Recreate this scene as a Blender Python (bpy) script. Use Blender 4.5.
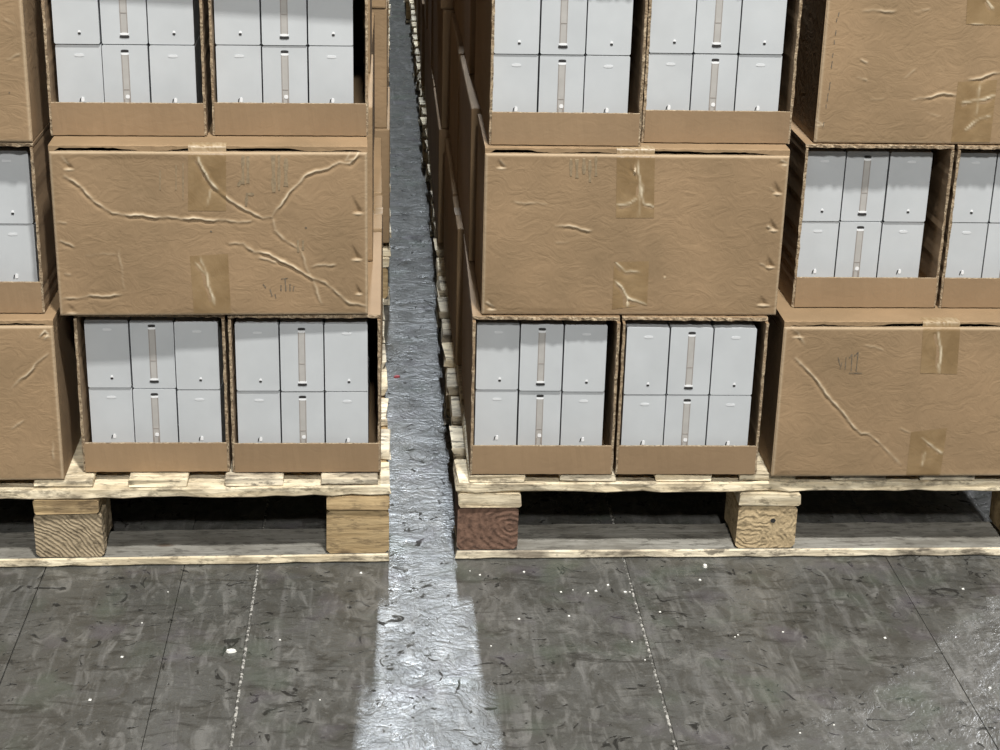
import bpy, bmesh, math, random
import numpy as np
from mathutils import Vector, Matrix

for o in list(bpy.data.objects): bpy.data.objects.remove(o)
S = bpy.context.scene
COL = S.collection
random.seed(7)

# ------------------------------------------------------------------ camera
F, PITCH, YAW, ROLL = 1719.05, .3695, -.0707, .0262
CAM = np.array([-.112, -2.4591, 1.2731])
fwd = np.array([-math.sin(YAW)*math.cos(PITCH), math.cos(YAW)*math.cos(PITCH), -math.sin(PITCH)])
rt0 = np.array([math.cos(YAW), math.sin(YAW), 0.])
up0 = np.cross(rt0, fwd)
RT = math.cos(ROLL)*rt0 + math.sin(ROLL)*up0
UP = -math.sin(ROLL)*rt0 + math.cos(ROLL)*up0
cd = bpy.data.cameras.new('camera'); cam = bpy.data.objects.new('camera', cd); COL.objects.link(cam)
cd.sensor_width = 36; cd.lens = F/1000*36; cd.clip_end = 200
m = Matrix.Identity(4)
for i in range(3):
    m[i][0], m[i][1], m[i][2], m[i][3] = RT[i], UP[i], -fwd[i], CAM[i]
cam.matrix_world = m
S.camera = cam

def ray(u, v): return fwd + RT*(u-500)/F - UP*(v-375)/F
def on_floor(u, v, z=0.):
    r = ray(u, v); return CAM + r*(z-CAM[2])/r[2]

# ------------------------------------------------------------------ light
S.view_settings.view_transform = 'Standard'; S.view_settings.look = 'None'
S.view_settings.gamma = 1; S.view_settings.use_curve_mapping = False
S.view_settings.exposure = 0.0
W = bpy.data.worlds.new('warehouse_air'); S.world = W; W.use_nodes = True
bg = W.node_tree.nodes['Background']; bg.inputs[0].default_value = (.80, .88, 1.0, 1); bg.inputs[1].default_value = .075
def lamp(name, loc, target, sx, sy, power, col):
    l = bpy.data.lights.new(name, 'AREA'); l.shape = 'RECTANGLE'; l.size = sx; l.size_y = sy; l.energy = power; l.color = col
    o = bpy.data.objects.new(name, l); COL.objects.link(o); o.location = loc
    d = Vector(target)-Vector(loc); o.rotation_euler = d.to_track_quat('-Z', 'Y').to_euler()
    return o
lamp('ceiling_lamp_near', (.55, -2.3, 6.2), (.1, 0, .4), .35, .3, 520, (1, .98, .935))
lamp('ceiling_lamp_front', (.35, -8.2, 6.4), (0, 0, .4), .6, .5, 640, (1, .985, .945))
lamp('aisle_lamp', (-.02, 6.5, 6.5), (-.05, -.5, 0), .18, 1.4, 680, (.84, .92, 1))
lamp('bay_lamp', (7.0, 6.2, 6.5), (1, 0, 0), .4, .4, 800, (.95, .97, 1))

# ------------------------------------------------------------------ materials
def mat(name):
    M = bpy.data.materials.new(name); M.use_nodes = True
    return M, M.node_tree, M.node_tree.nodes['Principled BSDF']
def nd(t, ty, **k):
    n = t.nodes.new(ty)
    for a, b in k.items(): setattr(n, a, b)
    return n
def mix(t, fac, a, b, mode='MIX'):
    n = nd(t, 'ShaderNodeMix', data_type='RGBA', blend_type=mode)
    for s, v in ((n.inputs['Factor'], fac), (n.inputs[6], a), (n.inputs[7], b)):
        if hasattr(v, 'is_linked'): t.links.new(v, s)
        elif isinstance(v, (int, float)): s.default_value = v
        else: s.default_value = (*v, 1)
    return n.outputs[2]
def ramp(t, src, p0, p1, a=0., b=1.):
    n = nd(t, 'ShaderNodeMapRange'); t.links.new(src, n.inputs[0])
    for i, v in enumerate((p0, p1, a, b)): n.inputs[i+1].default_value = v
    return n.outputs[0]
def noise(t, vec, scale, detail=3, rough=.55, dist=0.):
    n = nd(t, 'ShaderNodeTexNoise'); n.inputs['Scale'].default_value = scale; n.inputs['Detail'].default_value = detail
    n.inputs['Roughness'].default_value = rough; n.inputs['Distortion'].default_value = dist
    if vec is not None: t.links.new(vec, n.inputs['Vector'])
    return n.outputs[0]
def mapv(t, vec, scale=(1, 1, 1), rot=(0, 0, 0), loc=(0, 0, 0)):
    n = nd(t, 'ShaderNodeMapping'); n.inputs['Scale'].default_value = scale; n.inputs['Rotation'].default_value = rot; n.inputs['Location'].default_value = loc
    t.links.new(vec, n.inputs[0]); return n.outputs[0]
def bump(t, p, h, strength, dist):
    n = nd(t, 'ShaderNodeBump'); n.inputs['Strength'].default_value = strength; n.inputs['Distance'].default_value = dist
    t.links.new(h, n.inputs['Height']); t.links.new(n.outputs[0], p.inputs['Normal']); return n
def math_(t, op, a, b):
    n = nd(t, 'ShaderNodeMath', operation=op)
    for s, v in zip(n.inputs, (a, b)):
        if hasattr(v, 'is_linked'): t.links.new(v, s)
        else: s.default_value = v
    return n.outputs[0]
def objvec(t, k=7.3):
    """object coordinates shifted by the object's own random number"""
    tc = nd(t, 'ShaderNodeTexCoord'); oi = nd(t, 'ShaderNodeObjectInfo')
    s = math_(t, 'MULTIPLY', oi.outputs['Random'], k)
    v = nd(t, 'ShaderNodeVectorMath', operation='ADD'); t.links.new(tc.outputs['Object'], v.inputs[0]); t.links.new(s, v.inputs[1])
    return v.outputs[0], oi.outputs['Random']

def cardboard(name, base, dark, light, wr=.35, rough=.8):
    M, t, p = mat(name)
    v, rnd = objvec(t)
    n1 = noise(t, v, 7, 4); n2 = noise(t, v, 45, 4, .6); fib = noise(t, mapv(t, v, (60, 60, 9)), 6, 2)
    c = mix(t, ramp(t, n1, .35, .68), dark, base)
    c = mix(t, ramp(t, n2, .55, .80, 0, .35), c, light)
    c = mix(t, ramp(t, fib, .3, .7, 0, .16), c, dark)
    hs = nd(t, 'ShaderNodeHueSaturation'); t.links.new(c, hs.inputs['Color']); t.links.new(ramp(t, rnd, 0, 1, .92, 1.06), hs.inputs['Value'])
    at = nd(t, 'ShaderNodeAttribute', attribute_name='crease')
    c = mix(t, at.outputs['Fac'], hs.outputs[0], (.66, .545, .385))
    t.links.new(c, p.inputs['Base Color']); p.inputs['Roughness'].default_value = rough
    wrk = noise(t, mapv(t, v, (1, 1, 1.4)), 26, 3, .55, 2.6)
    h = math_(t, 'ADD', math_(t, 'MULTIPLY', wrk, 1.0), math_(t, 'MULTIPLY', n2, .25))
    bump(t, p, h, wr, .004)
    return M
CARD = cardboard('cardboard', (.322, .214, .118), (.238, .160, .086), (.362, .250, .144), wr=.30)
CARD_LIP = cardboard('cardboard_lip', (.277, .185, .103), (.232, .154, .085), (.304, .209, .121), wr=.12)
def flute_mat():
    M, t, p = mat('cardboard_cut_edge')
    v, _ = objvec(t)
    n = noise(t, v, 210, 3, .7); n2 = noise(t, v, 60, 2)
    c = mix(t, ramp(t, n, .38, .62), (.13, .088, .05), (.50, .40, .27))
    c = mix(t, ramp(t, n2, .4, .62, 0, .75), c, (.29, .205, .125))
    t.links.new(c, p.inputs['Base Color']); p.inputs['Roughness'].default_value = .9
    bump(t, p, n, .8, .004); return M
FLUTE = flute_mat()
def tape_mat():
    M, t, p = mat('brown_packing_tape')
    v, _ = objvec(t)
    c = mix(t, ramp(t, noise(t, v, 25, 3), .35, .65), (.215, .140, .066), (.275, .186, .095))
    at = nd(t, 'ShaderNodeAttribute', attribute_name='crease')
    c = mix(t, at.outputs['Fac'], c, (.78, .68, .50))
    t.links.new(c, p.inputs['Base Color']); p.inputs['Roughness'].default_value = .38
    bump(t, p, noise(t, v, 30, 3, .5, 1.5), .3, .004); return M
TAPE = tape_mat()
def plain(name, col, rough=.6, var=0., scale=30, spec=.5):
    M, t, p = mat(name)
    v, _ = objvec(t)
    c = mix(t, ramp(t, noise(t, v, scale, 3), .3, .7), tuple(x*(1-var) for x in col), tuple(min(1, x*(1+var)) for x in col))
    t.links.new(c, p.inputs['Base Color']); p.inputs['Roughness'].default_value = rough; p.inputs['Specular IOR Level'].default_value = spec
    return M
INK = plain('printed_ink', (.13, .105, .075), .8, .3, 200)
INK_FAINT = plain('faded_ink', (.245, .182, .108), .8, .25, 200)
BOXM = plain('white_box_board', (.495, .515, .53), .42, .05, 14)
STRIP = plain('strip_film', (.415, .40, .38), .4, .06, 60)
STRIP_EDGE = plain('strip_edge', (.29, .262, .24), .5, .1, 60)
TABF = plain('tab_pale', (.62, .635, .65), .35, .03)
SLOT = plain('slot_dark', (.025, .024, .024), .6, .2)
TAB = plain('tab_white', (.80, .81, .82), .35, .02)

def wood(name, c0, c1, dirt, wet=.6):
    M, t, p = mat(name)
    v, rnd = objvec(t, 11.)
    g = noise(t, mapv(t, v, (3.2, 34, 34)), 3.0, 5, .62, .5)
    g2 = noise(t, mapv(t, v, (1.2, 60, 60)), 4.0, 3)
    d = noise(t, mapv(t, v, (1, 1.8, 1.8)), 9, 5, .65)
    c = mix(t, ramp(t, g, .36, .64), c0, c1)
    c = mix(t, ramp(t, g2, .45, .75, 0, .35), c, tuple(x*.55 for x in c0))
    c = mix(t, ramp(t, d, .48, .66, 0, wet), c, dirt)
    d2 = noise(t, mapv(t, v, (2, 5, 5)), 16, 4, .7)
    c = mix(t, ramp(t, d2, .52, .63, 0, .9*wet), c, tuple(x*.5 for x in dirt))
    kn = nd(t, 'ShaderNodeTexVoronoi'); kn.inputs['Scale'].default_value = 7; t.links.new(mapv(t, v, (1, 2.2, 2.2)), kn.inputs['Vector'])
    c = mix(t, ramp(t, kn.outputs['Distance'], .05, .13, .8, 0), c, (.075, .045, .026))
    hs = nd(t, 'ShaderNodeHueSaturation'); t.links.new(c, hs.inputs['Color']); t.links.new(ramp(t, rnd, 0, 1, .82, 1.12), hs.inputs['Value'])
    t.links.new(hs.outputs[0], p.inputs['Base Color']); p.inputs['Roughness'].default_value = .82
    bump(t, p, math_(t, 'ADD', g, d), .6, .004); return M
PINE = wood('pine_board', (.64, .53, .35), (.86, .76, .56), (.22, .17, .11), .75)
PINE_OLD = wood('weathered_board', (.58, .50, .36), (.82, .73, .56), (.17, .14, .105), .9)
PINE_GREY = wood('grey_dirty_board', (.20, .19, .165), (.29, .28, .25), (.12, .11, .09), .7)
PINE_BLOCK = wood('pine_block', (.34, .235, .115), (.50, .37, .20), (.15, .10, .055), .55)
def endgrain(name, c0, c1, scale, dist, bm, centre, ringy=.5):
    M, t, p = mat(name)
    v, rnd = objvec(t, 3.)
    w = nd(t, 'ShaderNodeTexWave', wave_type='RINGS', rings_direction='Y'); w.inputs['Scale'].default_value = scale
    w.inputs['Distortion'].default_value = dist; w.inputs['Detail'].default_value = 3; w.inputs['Detail Scale'].default_value = .8
    tc = nd(t, 'ShaderNodeTexCoord')
    t.links.new(mapv(t, tc.outputs['Object'], (1, 1, 1), (0, 0, 0), (-centre[0], 0, -centre[1])), w.inputs['Vector'])
    n = noise(t, v, 70, 4, .7)
    c = mix(t, ramp(t, math_(t, 'ADD', math_(t, 'MULTIPLY', w.outputs['Fac'], ringy), noise(t, v, 45, 4, .7)), .3, .4+ringy+.25), c0, c1)
    big = noise(t, v, 28, 4, .65)
    c = mix(t, ramp(t, big, .42, .62, 0, .7), c, tuple((x+y)*.42 for x, y in zip(c0, c1)))
    c = mix(t, ramp(t, n, .5, .68, 0, .8), c, tuple(x*.4 for x in c0))
    t.links.new(c, p.inputs['Base Color']); p.inputs['Roughness'].default_value = .9
    bump(t, p, math_(t, 'ADD', math_(t, 'MULTIPLY', w.outputs['Fac'], .35), math_(t, 'ADD', n, big)), bm, .005); return M
BLK_SAWN = endgrain('sawn_block', (.27, .205, .125), (.46, .37, .245), 50, 8, .6, (.40, -.06), .6)
BLK_RED = endgrain('reddish_block', (.125, .070, .047), (.20, .115, .078), 30, 10, .6, (.085, .055), .22)
BLK_CHIP = endgrain('chipboard_block', (.42, .315, .18), (.53, .41, .245), 24, 26, .6, (.47, .03), .12)

def floor_mat():
    M, t, p = mat('worn_concrete')
    g = nd(t, 'ShaderNodeNewGeometry').outputs['Position']
    n1 = noise(t, g, 3.2, 5, .6); n2 = noise(t, mapv(t, g, (1, 1, 1), (0, 0, .5)), 15, 5, .64, 1.2); n3 = noise(t, g, 85, 4, .65)
    st = noise(t, mapv(t, g, (1, .35, 1), (0, 0, .45)), 30, 4, .6, 1.6)
    st2 = noise(t, mapv(t, g, (.4, 1.2, 1), (0, 0, -.25), (3, 1, 0)), 30, 4, .6, 1.4)
    st3 = noise(t, mapv(t, g, (2.2, .2, 1), (0, 0, .12), (5, 4, 0)), 22, 4, .6, .5)
    c = mix(t, ramp(t, n1, .30, .70), (.060, .060, .054), (.104, .104, .098))
    c = mix(t, ramp(t, n2, .46, .62, 0, .8), c, (.052, .050, .043))
    c = mix(t, ramp(t, st, .52, .68, 0, .75), c, (.165, .163, .154))
    c = mix(t, ramp(t, st3, .56, .72, 0, .6), c, (.165, .163, .158))
    c = mix(t, ramp(t, st2, .56, .66, 0, .75), c, (.032, .031, .027))
    c = mix(t, ramp(t, n3, .58, .76, 0, .45), c, (.23, .23, .215))
    fl = noise(t, mapv(t, g, (1, 1.1, 1), (0, 0, .7), (8, 2, 0)), 19, 3, .55, 2.6)
    flk = ramp(t, fl, .632, .685, 0, .85)
    c = mix(t, flk, c, (.018, .017, .015))
    hue = noise(t, g, 9, 2); hue2 = noise(t, mapv(t, g, loc=(4, 7, 0)), 11, 2)
    c = mix(t, ramp(t, hue, .56, .70, 0, .35), c, (.075, .098, .070))
    c = mix(t, ramp(t, hue2, .58, .72, 0, .30), c, (.115, .098, .125))
    t.links.new(c, p.inputs['Base Color'])
    r = math_(t, 'ADD', ramp(t, n2, .3, .7, .25, .46), math_(t, 'ADD', ramp(t, st, .5, .7, 0, -.05), math_(t, 'MULTIPLY', flk, .5)))
    t.links.new(r, p.inputs['Roughness']); t.links.new(ramp(t, flk, 0, 1, .5, .05), p.inputs['Specular IOR Level'])
    h = math_(t, 'ADD', math_(t, 'MULTIPLY', n2, 1.0), math_(t, 'ADD', math_(t, 'MULTIPLY', n3, .30), math_(t, 'MULTIPLY', flk, -.5)))
    bump(t, p, h, .5, .008)
    return M
FLOORM = floor_mat()
def grit_mat():
    M, t, p = mat('joint_grit')
    g = nd(t, 'ShaderNodeNewGeometry').outputs['Position']
    n = noise(t, g, 120, 3, .6)
    t.links.new(mix(t, ramp(t, n, .48, .60), (.08, .078, .07), (.44, .43, .40)), p.inputs['Base Color']); p.inputs['Roughness'].default_value = .9
    return M
GRIT = grit_mat()
JOINT = plain('joint_dirt', (.05, .048, .042), .9, .3, 40)
WHITE = plain('paper_white', (.82, .81, .76), .6, .05)
REDP = plain('red_plastic', (.35, .02, .03), .4, .1)

# ------------------------------------------------------------------ builders
def mesh_obj(name, verts, faces, material, parent=None, loc=(0, 0, 0), rotz=0, smooth=False, mats=None, idx=None):
    me = bpy.data.meshes.new(name); me.from_pydata([tuple(map(float, v)) for v in verts], [], faces)
    me.materials.append(material)
    for x in (mats or []): me.materials.append(x)
    if idx is not None: me.polygons.foreach_set('material_index', idx)
    bm = bmesh.new(); bm.from_mesh(me); bmesh.ops.recalc_face_normals(bm, faces=bm.faces); bm.to_mesh(me); bm.free()
    if smooth: me.polygons.foreach_set('use_smooth', [True]*len(me.polygons))
    me.update()
    o = bpy.data.objects.new(name, me); COL.objects.link(o); o.parent = parent; o.location = loc; o.rotation_euler = (0, 0, rotz)
    return o
def inst(name, me, parent=None, loc=(0, 0, 0), rotz=0):
    o = bpy.data.objects.new(name, me); COL.objects.link(o); o.parent = parent; o.location = loc; o.rotation_euler = (0, 0, rotz); return o
def thing(name, label, cat, loc=(0, 0, 0), rotz=0, group=None):
    o = bpy.data.objects.new(name, None); COL.objects.link(o); o.location = loc; o.rotation_euler = (0, 0, rotz); o.empty_display_size = .05
    o['label'] = label; o['category'] = cat
    if group: o['group'] = group
    return o
def tag(o, label, cat, group=None, kind=None):
    if label: o['label'] = label
    if cat: o['category'] = cat
    if group: o['group'] = group
    if kind: o['kind'] = kind
    return o
def prism(x0, x1, y0, y1, z0, z1, axis='x', n=1, jit=0., ch=.001, rng=random, endjit=0.):
    """a board: chamfered rectangle swept along one axis, its edges a little uneven"""
    lo = (x0, y0, z0); hi = (x1, y1, z1)
    a = 'xyz'.index(axis); b, c = [i for i in range(3) if i != a]
    ch = min(ch, (hi[b]-lo[b])*.4, (hi[c]-lo[c])*.4)
    sec = [(lo[b]+ch, lo[c]), (hi[b]-ch, lo[c]), (hi[b], lo[c]+ch), (hi[b], hi[c]-ch), (hi[b]-ch, hi[c]), (lo[b]+ch, hi[c]), (lo[b], hi[c]-ch), (lo[b], lo[c]+ch)]
    V, Fc = [], []
    for i in range(n+1):
        q = lo[a]+(hi[a]-lo[a])*i/n
        jj = [rng.uniform(-jit, jit) for _ in range(4)]
        dirs = [(-1, -1), (1, -1), (1, 1), (-1, 1)]
        for k, (sb, sc) in enumerate(sec):
            cn = [0, 1, 1, 2, 2, 3, 3, 0][k]; cn = (0, 1, 1, 2, 2, 3, 3, 0)[k]
            d = -abs(jj[cn])
            v = [0, 0, 0]; v[a] = q; v[b] = sb+dirs[cn][0]*d; v[c] = sc+dirs[cn][1]*d*.5
            if endjit and i in (0, n): v[a] += rng.uniform(-endjit, endjit)
            V.append(v)
        if i:
            for k in range(8): Fc.append((8*(i-1)+k, 8*(i-1)+(k+1) % 8, 8*i+(k+1) % 8, 8*i+k))
    Fc.append(tuple(range(8))); Fc.append(tuple(range(8*n, 8*n+8)))
    return V, Fc
def slab(name, parent, material, *a, **k):
    return mesh_obj(name, *prism(*a, **k), material, parent)

# ------------------------------------------------------------------ floor
fl = mesh_obj('floor', *prism(-16, 16, -12, 30, -.06, -.004, 'y'), JOINT); fl['kind'] = 'structure'
edges = [-16, -5.0, -2.4, -1.25, -.645, -.43, -.315, .27, .70, 1.55, 2.9, 5.2, 16]
for a, b in zip(edges[:-1], edges[1:]):
    ga = .0022 if a in (.27, -.315) else (.0003 if a in (.70, -.43) else .0008); gb = .0022 if b in (.27, -.315) else (.0003 if b in (.70, -.43) else .0008)
    slab('slab', fl, FLOORM, a+ga, b-gb, -12, 30, -.004, 0, axis='y', n=120, jit=.0003, ch=.0003)

for x in (.27, -.315):
    slab('joint_filler', fl, GRIT, x-.0021, x+.0021, -12, 30, -.004, -.0006, axis='y')
wb = mesh_obj('wall_back', *prism(-16, 16, 30, 30.2, 0, 9, 'x'), plain('wall_panel', (.45, .46, .45), .6, .05, 2)); wb['kind'] = 'structure'

# ------------------------------------------------------------------ pallets
Z_BOT, Z_BLK, Z_CAP, Z_X, Z_DECK = .016, .092, .117, .135, .147
PW, PD = 1.0, 1.2
CRNG = random.Random(3)
def pallet(label, x0, y0, blocks, rotz=0, left=False, full=True, group=None):
    r = random.Random(int(x0*100)+int(y0*1000)+5)
    t = thing('wooden_pallet', label, 'pallet', (x0, y0, 0), rotz, group)
    n = 34 if full else 10
    for i, y in enumerate((0, .55, 1.1)):
        V, Fc = prism(0, PW, y, y+.10, .0004, Z_BOT, 'x', n, .0024, .0022, r, .003)
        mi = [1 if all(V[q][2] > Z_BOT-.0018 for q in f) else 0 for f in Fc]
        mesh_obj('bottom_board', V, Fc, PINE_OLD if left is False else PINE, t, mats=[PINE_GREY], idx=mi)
    for ix, bx in enumerate((0, .45, .9)):
        for iy, by in enumerate((0, .55, 1.1)):
            mt = blocks[ix] if iy == 0 else PINE_BLOCK
            w = .108 if (ix == 1 and left) else .1
            off = -.004 if (ix == 1 and left) else 0
            bk = slab('block', t, mt, bx+off, bx+off+w, by+.004, by+.1, Z_BOT+.0002, Z_BLK, axis='y', n=4, jit=.0028, ch=.006, rng=r)
            if mt is BLK_CHIP:
                hp = [(.509+.0042*math.cos(q*.7), .066+.0036*math.sin(q*.7)) for q in range(9)]
                mesh_obj('nail_hole', [(x, by+.0022, z) for x, z in hp]+[(x, by+.008, z) for x, z in hp], [tuple(range(9)), tuple(range(9, 18))]+[(q, (q+1) % 9, 9+(q+1) % 9, 9+q) for q in range(9)], SLOT, bk)
        slab('stringer', t, PINE if not left else PINE_BLOCK, bx-.0005, bx+.1025, .001, PD, Z_BLK+.0002, Z_CAP, axis='y', n=8 if full else 3, jit=.003, ch=.003, rng=r, endjit=.002)
    xb = [.1375*q for q in range(9)]
    for i, y in enumerate(xb):
        slab('cross_board', t, PINE if i == 0 or r.random() < .4 else PINE_OLD, r.uniform(-.004, .002), PW+r.uniform(-.002, .004), y, y+.1, Z_CAP+.0002, Z_X, axis='x', n=n, jit=.004, ch=.0018, rng=r, endjit=.004)
    nb = 7; ins = .016; pitch = (PW-.092-2*ins)/(nb-1)
    for i in range(nb):
        x = ins+i*pitch + (r.uniform(-.008, .008) if 0 < i < nb-1 else 0)
        slab('deck_board', t, PINE if r.random() < .7 else PINE_OLD, x, x+.092, .004+r.uniform(0, .006), PD-.003, Z_X+.0002, Z_DECK, axis='y', n=10, jit=.0025, ch=.0015, rng=r, endjit=.0025)
    return t
RB = ((BLK_RED, BLK_CHIP, PINE_BLOCK)); LB = ((PINE_BLOCK, BLK_SAWN, PINE_BLOCK))
GAP = .107
pallet('weathered wooden pallet with a dark reddish corner block beside the narrow aisle', 0, 0, RB)
pallet('pale pine pallet whose middle block shows wavy sawn grain', -GAP-PW, -.026, LB, left=True, rotz=.018)
BLOCKS = {}
for k in range(4):
    y = 1.25+1.25*k
    dx = (.002, -.006, -.012, -.03)[k]
    nth = ('second', 'third', 'fourth', 'fifth')[k]
    pallet(f'wooden pallet, {nth} along the aisle in the row behind the reddish-block pallet', dx, y, (PINE_BLOCK,)*3, full=False)
    pallet(f'wooden pallet, {nth} along the aisle in the row behind the sawn-block pallet', -GAP-PW+(.0, -.004, .004, .0)[k], y, (PINE_BLOCK,)*3, full=False)

# ------------------------------------------------------------------ cartons
Z0, HP = .148, .2614
CH = .2608
HB = CH-.0085

def seg_dist(P, a, b):
    a = np.array(a); b = np.array(b); ab = b-a
    L = np.hypot(*ab)+1e-9
    t = np.clip(((P-a)@ab)/L**2, 0, 1)
    d = P-(a+t[..., None]*ab)
    dist = np.hypot(d[..., 0], d[..., 1])
    side = (d[..., 0]*(-ab[1])+d[..., 1]*ab[0])/L
    return dist, side, t

class Front:
    """relief of one closed carton's front panel: creases and dents given in panel metres (x from the centre, z up)"""
    def __init__(s, w, h, creases, dents, seed):
        s.w, s.h, s.creases, s.dents = w, h, creases, dents
        r = np.random.RandomState(seed)
        s.waves = [(r.uniform(4, 26), r.uniform(4, 26), r.uniform(0, 6.3), r.uniform(.00012, .0006)) for _ in range(9)]
    def eval(s, X, Z):
        P = np.stack([X+.0010*np.sin(Z*170+X*60)+.0003*np.sin(Z*530+1.3), Z+.0010*np.sin(X*160+Z*50+.8)+.0003*np.sin(X*520)], -1)
        mod = .72+.38*np.sin(X*83+Z*61+.4)+.22*np.sin(X*211-Z*157)
        y = np.zeros_like(X); cr = np.zeros_like(X)
        for (kx, kz, ph, am) in s.waves: y -= am*np.sin(kx*X+kz*Z+ph)
        for pts, amp in s.creases:
            best = np.full(X.shape, 9.); sd = np.zeros_like(X); tt = np.zeros_like(X)
            n = len(pts)-1
            for i in range(n):
                d, sg, t = seg_dist(P, pts[i], pts[i+1])
                k = d < best
                best = np.where(k, d, best); sd = np.where(k, sg, sd); tt = np.where(k, (i+t)/n, tt)
            taper = np.clip(np.minimum(tt, 1-tt)*6+.25, 0, 1)*np.clip(mod, .25, 1.25)
            y -= amp*taper*.0017*np.exp(-(best/.0019)**2)
            y += amp*taper*.0016*np.exp(-((best-.0046)/.0026)**2)*np.where(sd < 0, 1, .2)
            cr = np.maximum(cr, .95*min(1, amp)*taper*np.exp(-(best/.0015)**2))
        for (cx, cz, rx, rz, dp) in s.dents:
            t = np.clip((cz+rz-Z)/(2*rz), 0, 1); hw = rx*(.12+.95*t)
            tri = np.clip(1-np.abs(X-cx+.35*(Z-cz))/hw, 0, 1)*(Z > cz-rz)
            y += dp*.8*t*tri
            edge = np.exp(-((Z-(cz-rz)+.0012)/.0016)**2)*np.clip(1-np.abs(X-cx-.35*rz)/(rx*1.1), 0, 1)
            y -= dp*.28*edge; cr = np.maximum(cr, .7*edge)
        # keep the border in place, round it over
        e = np.minimum(np.minimum(X+s.w/2, s.w/2-X), np.minimum(Z, s.h-Z)); e = np.clip(e, 0, None)
        k = np.clip(e/.012, 0, 1); y = y*k
        rr = .0045; f = np.clip(1-e/rr, 0, 1); y += rr*(1-np.sqrt(np.clip(1-f*f, 0, 1)))*.9
        cr = np.maximum(cr, .35*np.exp(-((e-.002)/.0018)**2))
        return y, cr
def set_attr(me, name, vals):
    a = me.attributes.new(name, 'FLOAT', 'POINT'); a.data.foreach_set('value', np.asarray(vals, np.float32).ravel())

def front_panel(parent, fr):
    w, h = fr.w, fr.h
    e = np.array([0, .0008, .002, .0035, .005])
    xs = np.concatenate([-w/2+e, np.linspace(-w/2+.007, w/2-.007, 300), w/2-e[::-1]])
    zs = np.concatenate([e, np.linspace(.007, h-.007, 172), h-e[::-1]])
    X, Z = np.meshgrid(xs, zs); Y, C = fr.eval(X, Z)
    r = np.random.RandomState(5)
    V = np.stack([X, Y, Z], -1).reshape(-1, 3); ny, nx = X.shape
    I = np.arange(ny*nx).reshape(ny, nx)
    Fq = np.stack([I[:-1, :-1], I[:-1, 1:], I[1:, 1:], I[1:, :-1]], -1).reshape(-1, 4).tolist()
    border = list(I[0, :])+list(I[1:, -1])+list(I[-1, -2::-1])+list(I[-2:0:-1, 0])
    nb = len(V); back = V[border].copy(); back[:, 1] = .0062
    V = np.concatenate([V, back]); m_ = len(border)
    for k in range(m_):
        Fq.append((border[k], border[(k+1) % m_], nb+(k+1) % m_, nb+k))
    Fq.append(tuple(range(nb, nb+m_)))
    me = bpy.data.meshes.new('front_panel'); me.from_pydata(V.tolist(), [], Fq); me.materials.append(CARD)
    sm = [True]*((ny-1)*(nx-1))+[False]*(m_+1); me.polygons.foreach_set('use_smooth', sm)
    set_attr(me, 'crease', np.concatenate([C.ravel(), np.full(m_, .3)]))
    return inst('front_panel', me, parent)

def tape_part(parent, fr, quad, creases, over=None):
    """a strip of tape on the panel; quad = TL, TR, BR, BL in panel metres; over='top' wraps it over that edge"""
    TL, TR, BR, BL = [np.array(q) for q in quad]
    nu, nv = 22, 34
    u = np.linspace(0, 1, nu); v = np.linspace(0, 1, nv); U, Vv = np.meshgrid(u, v)
    P = (TL*(1-U)[..., None]+TR*U[..., None])*(1-Vv)[..., None]+(BL*(1-U)[..., None]+BR*U[..., None])*Vv[..., None]
    X, Z = P[..., 0], np.clip(P[..., 1], .0, fr.h)
    Y, _ = fr.eval(X, Z)
    sub = Front(fr.w, fr.h, creases, [], 1); sub.waves = []
    y2, c2 = sub.eval(X, Z)
    ee = np.minimum(Z, fr.h-Z)
    inside = ee > .006
    Y = Y-.0005+np.where(inside, y2, 0)*.8; C = np.where(inside, c2, 0)
    pts = np.stack([X, Y, Z], -1)
    if over == 'top':
        ext = []
        for k, (yy, zz) in enumerate(((.022, CH+.0003), (.012, CH+.0003), (.004, CH+.0002), (.0015, CH-.003))):
            row = pts[0].copy(); row[:, 1] = yy; row[:, 2] = zz; ext.append(row)
        pts = np.concatenate([np.array(ext), pts]); C = np.concatenate([np.random.RandomState(2).uniform(0, .3, (4, nu)), C])
    ny, nx = pts.shape[:2]; I = np.arange(ny*nx).reshape(ny, nx)
    Fq = np.stack([I[:-1, :-1], I[:-1, 1:], I[1:, 1:], I[1:, :-1]], -1).reshape(-1, 4).tolist()
    me = bpy.data.meshes.new('tape'); me.from_pydata(pts.reshape(-1, 3).tolist(), [], Fq); me.materials.append(TAPE)
    me.polygons.foreach_set('use_smooth', [True]*len(Fq)); set_attr(me, 'crease', C.ravel())
    return inst('tape', me, parent)

def marks_part(parent, fr, strokes, material, width=.0022):
    V, Fc = [], []
    for (a, b, *w_) in strokes:
        w = (w_[0] if w_ else 1)*width
        a = np.array(a); b = np.array(b); d = (b-a)/(np.hypot(*(b-a))+1e-9); nrm = np.array([-d[1], d[0]])*w/2
        n = 4
        for i in range(n+1):
            c = a+(b-a)*i/n
            jj = 1+.35*math.sin(i*2.1+a[0]*900)
            for s_ in (-1, 1):
                q = c+nrm*s_*jj; y, _ = fr.eval(np.array([q[0]]), np.array([q[1]])); V.append((q[0], y[0]-.0007, q[1]))
        k = len(V)-2*(n+1)
        for i in range(n): Fc.append((k+2*i, k+2*i+1, k+2*i+3, k+2*i+2))
    return tag(mesh_obj('printed_mark', V, Fc, material, parent), None, None, kind='stuff')

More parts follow.
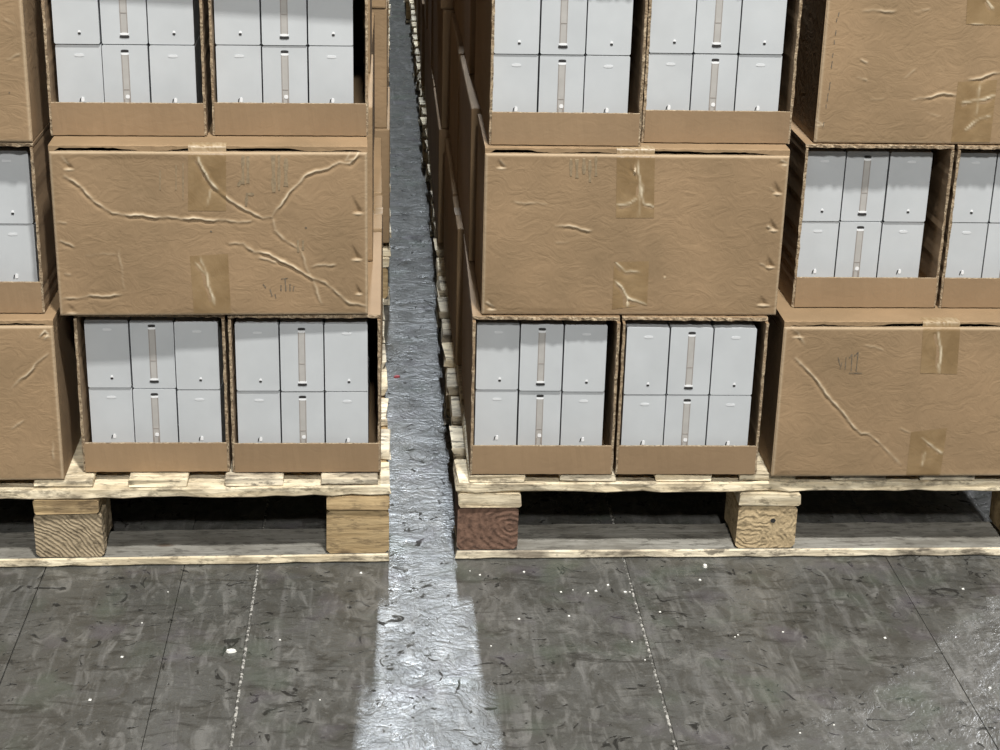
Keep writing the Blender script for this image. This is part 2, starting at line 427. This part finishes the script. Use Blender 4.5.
def flap_mesh(w, d, seed):
    """top flaps: a sheet that arches off the front rim and leaves a ragged slit under its edge"""
    r = random.Random(seed); n = 60
    ph = [r.uniform(0, 6) for _ in range(4)]
    V, Fc = [], []
    for i in range(n+1):
        x = -w/2+w*i/n
        g = .0050*max(0, min(1, .72+.5*math.sin(i*.17+ph[0])+.35*math.sin(i*.41+ph[1])+r.uniform(-.12, .12)))
        e = min(i, n-i)
        if e < 2: g = 0
        yf = .0035+r.uniform(-.0012, .0012)
        V += [(x, yf, HB+g), (x, yf, CH-.0006-r.uniform(0, .0008)), (x, yf+.003, CH), (x, d, CH), (x, d, HB+g)]
        if i:
            a, b = 5*(i-1), 5*i
            for k in range(5): Fc.append((a+k, a+(k+1) % 5, b+(k+1) % 5, b+k))
    Fc += [tuple(range(5)), tuple(range(5*n, 5*n+5))]
    return V, Fc

def px_to_panel(loc, rotz, u, v):
    """photo pixel -> point on the carton's front plane, in the carton's own metres"""
    r = ray(u, v); n = np.array([-math.sin(rotz), math.cos(rotz), 0]); o = np.array(loc)
    t = ((o-CAM)@n)/(r@n); p = CAM+t*r-o
    return (p[0]*math.cos(rotz)+p[1]*math.sin(rotz), p[2])

def closed_carton(label, xl, w, y, tier, rotz=0, creases=(), dents=(), tapes=(), marks=(), faint=(), seed=1, group=None, depth=.225):
    loc = (xl+w/2, y, Z0+tier*HP)
    t = thing('cardboard_carton', label, 'carton', loc, rotz, group)
    T = lambda p: px_to_panel(loc, rotz, *p)
    fr = Front(w, HB, [([T(p) for p in pts], a) for pts, a in creases], [(*T((a, b)), rx, rz, dp) for a, b, rx, rz, dp in dents], seed)
    front_panel(t, fr)
    slab('body', t, CARD, -w/2+.0005, w/2-.0005, .0065, depth, 0, HB-.014, axis='x', n=4, jit=.001, ch=.003)
    for sx in (-1, 1): slab('side_rim', t, CARD, sx*(w/2-.0005)-(.005 if sx > 0 else 0), sx*(w/2-.0005)+(.005 if sx < 0 else 0), .0065, depth, HB-.0142, HB, axis='y')
    mesh_obj('flap', *flap_mesh(w, depth, seed), CARD, t)
    for quad, cr, over in tapes:
        q = [T(p) for p in quad]
        if over == 'top': q[0] = (q[0][0], HB); q[1] = (q[1][0], HB)
        tape_part(t, fr, q, [([T(p) for p in pts], a) for pts, a in cr], over)
    if marks: marks_part(t, fr, [(T(m_[0]), T(m_[1]), *m_[2:]) for m_ in marks], INK)
    if faint: marks_part(t, fr, [(T(m_[0]), T(m_[1]), *m_[2:]) for m_ in faint], INK_FAINT, .0042)
    return t

# ---- white boxes
BW, BH, BD = .0658, .1110, .40
def front_shape(pts, y0, y1):
    n = len(pts)
    V = [(x, y0, z) for x, z in pts]+[(x, y1, z) for x, z in pts]
    return V, [tuple(range(n)), tuple(range(n, 2*n))]+[(i, (i+1) % n, n+(i+1) % n, n+i) for i in range(n)]
def pill(cx, cz, rx, rz, n=14): return [(cx+rx*math.copysign(abs(math.cos(a))**.6, math.cos(a)), cz+rz*math.copysign(abs(math.sin(a))**.8, math.sin(a))) for a in [2*math.pi*(i+.5)/n for i in range(n)]]
def rect(x0, x1, z0, z1): return [(x0, z0), (x1, z0), (x1, z1), (x0, z1)]
def mk(name, vf, material):
    o = mesh_obj(name, *vf, material); me = o.data; bpy.data.objects.remove(o); return me
def joinvf(*vfs):
    V, Fc = [], []
    for v, f in vfs:
        k = len(V); V += v; Fc += [tuple(i+k for i in q) for q in f]
    return V, Fc
ME = dict(
    body=mk('body', prism(-BW/2, BW/2, 0, BD, 0, BH, 'y', 1, 0, .0018), BOXM),
    hole=mk('hole', front_shape(pill(.004, .0155, .0022, .0017), -.0006, .001), SLOT),
    rim=mk('hole_rim', front_shape(pill(.0042, .0178, .0019, .0024), -.0005, .001), TAB),
    tab=mk('tab', front_shape(pill(.001, BH-.0155, .0070, .0020), -.0005, .001), TABF),
    strip=mk('strip', front_shape(rect(-.0050, .0050, .0165, BH-.014), -.0006, .001), STRIP),
    line=mk('strip_edge', joinvf(front_shape(rect(-.0054, -.0041, .0165, BH-.014), -.0010, .001), front_shape(rect(.0041, .0054, .0165, BH-.014), -.0010, .001), front_shape(rect(-.0041, .0041, .0450, .0462), -.0010, .001)), STRIP_EDGE),
    slot_t=mk('slot', front_shape(pill(0, BH-.0085, .0058, .0021), -.0008, .001), SLOT),
    slot_b=mk('slot', front_shape(pill(0, .0110, .0072, .0021), -.0008, .001), SLOT),
    cap_t=mk('slot_rim', front_shape(pill(0, BH-.0125, .0058, .0018), -.0009, .001), TAB),
    cap_b=mk('slot_rim', front_shape(pill(0, .0150, .0066, .0018), -.0009, .001), TAB),
    tear=mk('hole', front_shape(pill(.0022, .0300, .0022, .0036), -.0007, .001), TAB),
    teard=mk('hole_rim', front_shape([(-.0030, .0262), (-.0016, .0257), (-.0006, .0302), (.0002, .0330), (-.0020, .0312)], -.0008, .001), SLOT),
    nick=mk('slot_rim', front_shape(pill(.001, .0350, .0030, .0028), -.0012, .001), TAB),
    nickd=mk('slot', joinvf(front_shape(rect(-.0048, -.0030, .022, .0315), -.0012, .001), front_shape(rect(.0024, .0042, .022, .0315), -.0012, .001)), STRIP_EDGE),
)
def white_box(loc, rotz, row, col, where, aisle_col):
    ud = 'upper' if row else 'lower'
    if col == 1: lab = f'{ud} slotted white box in {where}'
    else: lab = f'{ud} {"aisleward" if col == aisle_col else "outer"} plain white box in {where}'
    t = thing('white_box', lab, 'box', loc, rotz, 'white boxes in the open cartons')
    inst('body', ME['body'], t)
    if col == 1: ks = [('strip', 'line'), ('slot_t', 'cap_t')]+([('slot_b', 'cap_b')] if row else [('nickd', 'nick')])
    else: ks = [('tab', None)]+([('hole', 'rim')] if row else [('tear', 'teard')])
    for a, b in ks:
        o = inst(ME[a].name.split('.')[0], ME[a], t)
        if b: inst(ME[b].name.split('.')[0], ME[b], o)

def open_carton(label, where, xl, w, y, tier, rotz=0, recess=.022, slope=0., top_in=.006, gap_left=.3, seed=1, boxes=True, depth=.45):
    r = random.Random(seed)
    loc = (xl+w/2, y, Z0+tier*HP)
    t = thing('open_cardboard_carton', label, 'carton', loc, rotz)
    th = .0045; lip = .050
    def wall(name, x0, x1):
        V, Fc = prism(x0, x1, r.uniform(.001, .004), depth, .0005, CH-.007, 'z', 26, .0002, .0006, r)
        # front edge is torn: shift front vertices a little
        V = [[v[0]+(r.uniform(-.0006, .0006) if v[1] < .02 else 0), v[1]+(r.uniform(-.0012, .0012) if v[1] < .02 else 0), v[2]] for v in V]
        me_idx = []
        for f in Fc:
            ys = [V[i][1] for i in f]; me_idx.append(1 if max(ys) < .02 else 0)
        return mesh_obj(name, V, Fc, CARD_LIP, t, mats=[FLUTE], idx=me_idx)
    wall('side_wall', -w/2, -w/2+th); wall('side_wall', w/2-th, w/2)
    slab('back_wall', t, CARD_LIP, -w/2+th, w/2-th, depth-th, depth, .0005, CH-.007, axis='x')
    slab('bottom_panel', t, CARD_LIP, -w/2+th+.0003, w/2-th-.0003, .006, depth-th, .0005, .0185, axis='x')
    # top panel with a torn, fluted front edge
    V, Fc = prism(-w/2, w/2, top_in, depth, CH-.0066, CH, 'x', 40, .0016, .001, r)
    V = [[v[0], v[1]+(r.uniform(-.0009, .0009) if v[1] < top_in+.004 else 0), v[2]] for v in V]
    mi = [1 if max(V[i][1] for i in f) < top_in+.006 else 0 for f in Fc]
    mesh_obj('top_panel', V, Fc, CARD_LIP, t, mats=[FLUTE], idx=mi)
    V, Fc = prism(-w/2+.0035, w/2-.0035, 0, .0042, .0008, lip, 'x', 30, .0007, .0005, r)
    mi = [1 if min(V[i][2] for i in f) > lip-.004 else 0 for f in Fc]
    mesh_obj('front_lip', V, Fc, CARD_LIP, t, mats=[FLUTE], idx=mi)
    # the hinge folds at both ends of the lip
    if boxes:
        inner = w-2*th; tot = 3*BW+2*.0022; free = inner-tot
        x = -inner/2+free*gap_left
        cs, sn = math.cos(rotz), math.sin(rotz)
        for c in range(3):
            for row in range(2):
                rc = top_in+recess+slope*(c-1)+r.uniform(-.0012, .0012)+(.001 if row == 0 else 0)
                lx = x+BW/2+(r.uniform(-.0005, .0005)); lz = .0187+row*(BH+.0014)
                wx, wy = loc[0]+lx*cs-rc*sn, loc[1]+lx*sn+rc*cs
                white_box((wx, wy, loc[2]+lz), rotz+r.uniform(-.0012, .0012), row, c, where, 0 if loc[0] > 0 else 2)
            x += BW+.0022
    return t

# ---- the six closed cartons one sees from the front
closed_carton('badly creased closed carton with long diagonal folds across its taped front', -.600, .460, .012, 1, .022, seed=3,
    creases=[([(64, 176), (80, 186), (95, 200), (112, 213), (160, 217), (215, 220), (250, 222)], 1.1),
             ([(198, 160), (210, 183), (222, 193), (245, 210), (262, 217), (272, 217)], .8),
             ([(272, 217), (275, 230), (285, 240), (300, 248), (306, 265), (311, 275)], .8),
             ([(272, 217), (283, 200), (305, 175), (320, 170), (340, 163), (350, 163), (357, 155), (362, 147)], .9),
             ([(230, 244), (243, 243), (255, 252), (270, 254), (285, 262), (310, 276), (325, 283), (350, 303), (366, 306)], 1.2),
             ([(62, 299), (90, 296), (122, 295)], .7), ([(258, 258), (278, 262)], .7), ([(310, 266), (335, 264)], .6),
             ([(311, 275), (322, 303)], .5), ([(60, 240), (75, 247)], .5), ([(56, 222), (67, 223)], .5), ([(63, 273), (70, 274)], .4),
             ([(119, 250), (125, 292)], .25), ([(85, 255), (118, 253)], .2), ([(60, 156), (70, 166)], .6), ([(350, 150), (346, 160), (356, 158)], .5)],
    dents=[(355, 204, .009, .014, .006), (354, 251, .009, .013, .006), (357, 288, .006, .009, .005), (66, 162, .008, .010, .005), (70, 308, .010, .008, .004)],
    tapes=[([(188, 150), (226, 150), (226, 211), (188, 211)], [([(198, 157), (208, 180), (218, 190)], .8), ([(212, 190), (206, 205)], .5)], 'top'),
           ([(190, 256), (228, 254), (231, 313), (194, 313)], [([(201, 257), (207, 275), (214, 303)], .8), ([(196, 262), (206, 275)], .6)], None)],
    faint=[((243, 155), (243, 184)), ((248, 156), (248, 183)), ((273, 155), (274, 192), 1.3), ((279, 155), (279, 190)), ((286, 158), (286, 186), 1.3), ((241, 180), (238, 186)), ((246, 194), (254, 194)), ((247, 194), (246, 206)),
           ((298, 240), (298, 252), .7), ((303, 240), (303, 250), .7), ((160, 170), (160, 190), .4), ((183, 163), (183, 200), .4), ((176, 165), (176, 190), .3)],
    marks=[((263, 284), (266, 288), .7), ((270, 289), (272, 296), .7), ((275, 294), (276, 298), .6), ((281, 285), (281, 291), .7), ((285, 279), (286, 291), .7), ((290, 284), (290, 291), .7), ((294, 286), (293, 291), .6), ((305, 227), (307, 228), .9), ((210, 231), (212, 232), .9), ((281, 279), (288, 278), .5)])
closed_carton('smooth closed carton with two tape strips and dents along one edge', .033, .456, .019, 1, 0, seed=8,
    creases=[([(515, 202), (547, 204)], .5), ([(555, 225), (575, 227), (592, 231)], .7), ([(555, 242), (570, 242)], .3), ([(632, 156), (634, 170), (636, 174)], .8), ([(638, 156), (637, 168), (634, 176)], .6), ([(499, 160), (506, 167)], .6), ([(486, 302), (495, 308)], .6), ([(757, 304), (770, 307)], .6),
             ([(770, 188), (779, 194)], .6), ([(767, 226), (774, 231)], .6), ([(761, 264), (770, 268)], .6), ([(780, 160), (787, 164)], .5)],
    dents=[(776, 187, .008, .010, .006), (772, 224, .008, .010, .006), (769, 261, .008, .010, .006), (762, 300, .010, .008, .005), (500, 163, .008, .007, .004), (490, 304, .008, .008, .005), (784, 160, .006, .007, .004), (664, 274, .002, .004, .002)],
    tapes=[([(617, 152), (655, 152), (654, 218), (616, 218)], [([(617, 206), (628, 203), (637, 199)], .9), ([(642, 185), (643, 204), (655, 206)], .8), ([(638, 160), (640, 185), (639, 217)], .5)], 'top'),
           ([(614, 262), (649, 261), (647, 305), (612, 309)], [([(613, 258), (625, 271), (640, 272)], .9), ([(616, 281), (622, 286), (627, 297), (646, 305)], .8), ([(627, 297), (628, 306)], .6)], None)],
    faint=[((571, 154), (571, 176)), ((577, 154), (577, 178)), ((584, 154), (584, 174), 1.2), ((590, 154), (590, 182)), ((596, 156), (596, 176), .8)])
closed_carton('closed carton on the reddish-block pallet with a long fold and printed arrows', .497, .460, -.008, 0, 0, seed=12,
    creases=[([(796, 358), (815, 378), (826, 392), (840, 410), (852, 424), (862, 433), (869, 434), (880, 443), (901, 465)], .9), ([(790, 325), (798, 334), (806, 345)], .9), ([(900, 428), (912, 433)], .3), ([(864, 344), (884, 350)], .25)],
    dents=[(797, 332, .010, .008, .003)],
    tapes=[([(923, 328), (960, 329), (957, 374), (920, 373)], [([(937, 330), (941, 345), (939, 373)], .8)], 'top'),
           ([(911, 432), (947, 428), (940, 477), (906, 477)], [([(921, 438), (931, 445), (942, 453)], 1.0), ([(926, 452), (921, 466)], .6)], None)],
    marks=[((852, 354), (851, 371), .6), ((858, 352), (856, 371), .6), ((849, 373), (862, 373), .6), ((846, 357), (845, 370), .5), ((838, 357), (840, 365), .6), ((842, 362), (840, 369), .5), ((849, 358), (852, 354), .6), ((854, 356), (858, 352), .6)])
closed_carton('closed carton with a printed dashed line, standing over open cartons next to the aisle-side pair', .535, .460, .064, 2, 0, seed=15,
    creases=[([(862, 10), (880, 11), (897, 11)], .5), ([(912, 100), (925, 98), (938, 94), (956, 94)], .8), ([(968, 80), (985, 76), (1004, 71)], .8), ([(860, 60), (867, 63)], .5), ([(857, 77), (868, 81)], .5), ([(914, 11), (930, 10)], .3), ([(903, 78), (916, 70)], .3), ([(813, 118), (823, 127)], .7), ([(870, 100), (884, 98)], .2), ([(925, 112), (940, 116)], .25)],
    dents=[(817, 121, .007, .006, .003)],
    tapes=[([(969, -40), (1008, -40), (1005, 25), (966, 24)], [([(987, 0), (992, 8)], .8), ([(970, 24), (984, 25)], .8)], None),
           ([(958, 82), (997, 80), (990, 142), (951, 142)], [([(961, 102), (968, 102), (995, 96)], 1.0), ([(965, 129), (974, 123), (982, 117), (990, 115)], 1.0), ([(980, 84), (976, 116)], .4)], None)],
    marks=[((839, 12), (838, 16), .7), ((837, 18), (836, 22), .6), ((836, 30), (835, 35), .6), ((834, 40), (834, 44), .6), ((833, 53), (832, 57), .6), ((832, 61), (831, 68), .6), ((830, 82), (829, 90), .6), ((828, 93), (827, 101), .5), ((826, 104), (826, 108), .5), ((824, 122), (823, 126), .5)])
closed_carton('closed carton on the sawn-block pallet with a short diagonal crease', -1.068, .460, -.014, 0, .012, seed=21,
    creases=[([(10, 389), (18, 382), (29, 372), (38, 362), (47, 353)], .8), ([(40, 336), (44, 331), (48, 335), (45, 339)], .7), ([(10, 430), (24, 420)], .25), ([(52, 440), (54, 460)], .3)], dents=[(46, 332, .007, .006, .003)])
closed_carton('unmarked closed carton over the open carton next to the badly creased carton', -1.084, .460, .020, 2, .0, seed=24,
    creases=[([(4, 20), (14, 24)], .3), ([(6, 60), (20, 54)], .25)], marks=[((9, 92), (10, 93), .8)])

# ---- open cartons
A = 'standing on the aisle side'
OC = [  # where-phrase, x left, width, y, tier, rot, recess, slope, top_in, gap_left, seed
 ('the open carton under the smooth carton, beside the aisle', .019, .226, .003, 0, -.01, .021, -.004, .010, .25, 31),
 ('the open carton under the smooth carton, far from aisle', .249, .226, .001, 0, -.01, .003, 0, .012, .3, 32),
 ('the open carton on the smooth carton, beside the aisle', .039, .226, .031, 2, 0, .020, 0, .006, .1, 33),
 ('the open carton on the smooth carton, far from aisle', .270, .226, .055, 2, 0, .020, 0, .006, .2, 34),
 ('the open carton level with the smooth carton, nearer it', .522, .230, .057, 1, 0, .032, 0, .004, .05, 35),
 ('the open carton level with the smooth carton, further off', .757, .226, .057, 1, 0, .030, 0, .004, .2, 36),
 ('the open carton under the creased carton, far from aisle', -.583, .226, .017, 0, 0, .020, -.004, .006, .45, 37),
 ('the open carton under the creased carton, beside the aisle', -.352, .231, .014, 0, .0, .012, -.002, .006, .22, 38),
 ('the open carton on the creased carton, far from aisle', -.606, .228, .066, 2, .02, .020, 0, .006, .35, 39),
 ('the open carton on the creased carton, beside the aisle', -.370, .231, .076, 2, .02, .020, 0, .006, .10, 40),
 ('the open carton level with the creased carton', -.850, .226, .018, 1, .0, .028, 0, .004, .4, 41),
]
for (wh, xl, w, y, ti, rz, rc, sl, tin, gl, sd) in OC:
    lab = wh[4:].replace('open carton', 'open-fronted carton of white boxes')
    open_carton(lab, wh, xl, w, y, ti, rz, rc, sl, tin, gl, sd)

# ---- plain cartons: upper tiers, and the aisle sides of the stacks
def plain_mesh(w, d, seed):
    bm = bmesh.new(); bmesh.ops.create_cube(bm, size=1)
    for v in bm.verts: v.co = Vector((v.co.x*w, (v.co.y+.5)*d, (v.co.z+.5)*CH))
    bmesh.ops.bevel(bm, geom=list(bm.edges), offset=.004, segments=2, affect='EDGES', profile=.6)
    me = bpy.data.meshes.new('body'); bm.to_mesh(me); bm.free(); me.materials.append(CARD); return me
LONG = plain_mesh(.457, .225, 1); END = plain_mesh(.226, .455, 2)
STRL = mk('tape', prism(-.457/2-.0005, .457/2+.0005, .087, .138, CH-.0002, CH+.0003, 'x'), TAPE)
STRE = mk('tape', prism(-.025, .025, -.0005, .4555, CH-.0002, CH+.0003, 'x'), TAPE)
def plain_carton(label, xl, y, tier, kind, group, rotz=0):
    w = .457 if kind == 'long' else .226
    t = thing('cardboard_carton', label, 'carton', (xl+w/2, y, Z0+tier*HP), rotz, group)
    inst('body', LONG if kind == 'long' else END, t); inst('tape', STRL if kind == 'long' else STRE, t)
    return t
rr = random.Random(11)
# tiers above the ones in view carry on the same bond
for (x0, nm) in ((.035, 'reddish-block'), (-.600, 'sawn-block')):
    out = .535 if x0 > 0 else -1.084
    for ti in (3, 4):
        if ti == 3:
            plain_carton(f'closed carton, fourth tier of the {nm} pallet, aisle side', x0, .06, ti, 'long', 'upper cartons')
            for k in range(2): plain_carton(f'{("inner", "outer")[k]} closed carton end-on in the fourth tier of the {nm} pallet', out+.23*k, .06, ti, 'end', 'upper cartons')
        else:
            for k in range(2): plain_carton(f'{("inner", "outer")[k]} closed carton end-on in the top tier of the {nm} pallet', x0+.23*k, .06, ti, 'end', 'upper cartons')
            plain_carton(f'closed carton, top tier of the {nm} pallet, away from the aisle', out, .06, ti, 'long', 'upper cartons')
plain_carton('closed carton end-on behind the frame edge beside an open carton on the sawn-block pallet', -1.084, .02, 1, 'end', 'upper cartons')
# second row of the outer column, seen only through the slit between the columns
for out, nm in ((.51, 'reddish-block'), (-1.092, 'sawn-block')):
    for ti in range(5):
        if ti % 2: plain_carton(f'plain carton behind the outer open pair, {("second", "fourth")[ti//2]} tier of the {nm} pallet', out+.02, .53, ti, 'long', 'cartons behind the front row')
        else:
            for k, wd in enumerate(('inner', 'outer')): plain_carton(f'plain {wd} carton behind the outer closed carton, {("bottom", "third", "top")[ti//2]} tier of the {nm} pallet', out+.012+.231*k, .31, ti, 'end', 'cartons behind the front row')
# aisle-side column behind the front row
tn = ('bottom', 'second', 'third', 'fourth', 'top')
for side, nm in ((1, 'reddish-block'), (-1, 'sawn-block')):
    for p in range(5):
        yb = 1.25*p
        tiers = (5, 4, 4, 3, 2)[p]
        row = ('front', 'second', 'third', 'fourth', 'fifth')[p]
        for ti in range(tiers):
            if ti % 2 == 0: lay = [('end', .005), ('long', .475), ('end', .712)]
            else: lay = [('long', .01), ('end', .250), ('end', .722)]
            ofs = 0
            if p == 0:
                lay = lay[1:]; ofs = (.0, .025, .068, .045, .06)[ti]
            for k, (kd, yy) in enumerate(lay):
                w = .457 if kd == 'long' else .226
                base = .003+.001*ti
                j = rr.uniform(-.005, .004)
                if side > 0: xl = base+j
                else: xl = -GAP-base-w-j
                if p == 0 and side > 0: xl = (.015, .026, .033, .033, .033)[ti]+rr.uniform(-.004, .001)
                if p == 0 and side < 0: xl = (-.124, -.140, -.146, -.143, -.143)[ti]-w+rr.uniform(-.004, .006)
                plain_carton(f'plain carton {("first", "second", "third")[k+(3-len(lay))]} along the aisle, {tn[ti]} tier, {row} pallet of the {nm} row', xl, yb+yy+ofs+(.012 if p == 0 else 0), ti, kd, 'cartons along the aisle', rr.uniform(-.006, .006))

# ------------------------------------------------------------------ small litter
def chip(name, px, sx, sy, h, material, label, cat, rot=0, z=0.):
    c = on_floor(*px); r = random.Random(px[0])
    pts = [(sx*math.cos(a)*r.uniform(.8, 1.15), sy*math.sin(a)*r.uniform(.8, 1.15)) for a in [2*math.pi*i/9 for i in range(9)]]
    V = [(x, y, .0003) for x, y in pts]+[(x*.8, y*.8, h) for x, y in pts]
    Fc = [tuple(range(9)), tuple(range(9, 18))]+[(i, (i+1) % 9, 9+(i+1) % 9, 9+i) for i in range(9)]
    return tag(mesh_obj(name, V, Fc, material, None, (c[0], c[1], 0), rot), label, cat)
chip('paper_scrap', (231, 652), .0075, .0045, .0035, WHITE, 'white crumpled paper scrap lying on the grey floor', 'scrap')
chip('foam_bead', (705, 567), .0035, .0045, .004, WHITE, 'small round white bead on the floor in front of the chipboard block', 'scrap')
chip('plastic_shard', (397, 377), .0075, .005, .003, REDP, 'small red plastic shard on the aisle floor between the pallets', 'scrap', .3)
V, Fc = [], []
gr = random.Random(4)
for (u, v) in [(738, 635), (735, 637), (783, 632), (630, 592), (573, 590), (588, 593), (596, 591), (608, 585), (625, 592), (491, 646), (561, 592), (632, 642), (626, 592), (168, 592), (142, 623), (361, 573), (963, 589), (885, 638), (990, 688), (834, 725), (800, 733), (569, 616), (519, 619), (122, 657), (700, 580), (470, 571), (480, 575), (524, 572), (660, 612), (645, 660), (280, 640), (320, 700), (90, 700)]:
    c = on_floor(u, v); s = gr.uniform(.0010, .0022); k = len(V)
    V += [(c[0]+s*dx, c[1]+s*dy, .0002+s*dz) for dx, dy, dz in ((-1, -.8, 0), (1, -1, 0), (.9, 1, 0), (-1, .9, 0), (.1, 0, 1.0))]
    Fc += [(k, k+1, k+2, k+3), (k, k+1, k+4), (k+1, k+2, k+4), (k+2, k+3, k+4), (k+3, k, k+4)]
tag(mesh_obj('floor_grit', V, Fc, WHITE), 'scattered white grit specks on the grey floor', 'grit', kind='stuff')
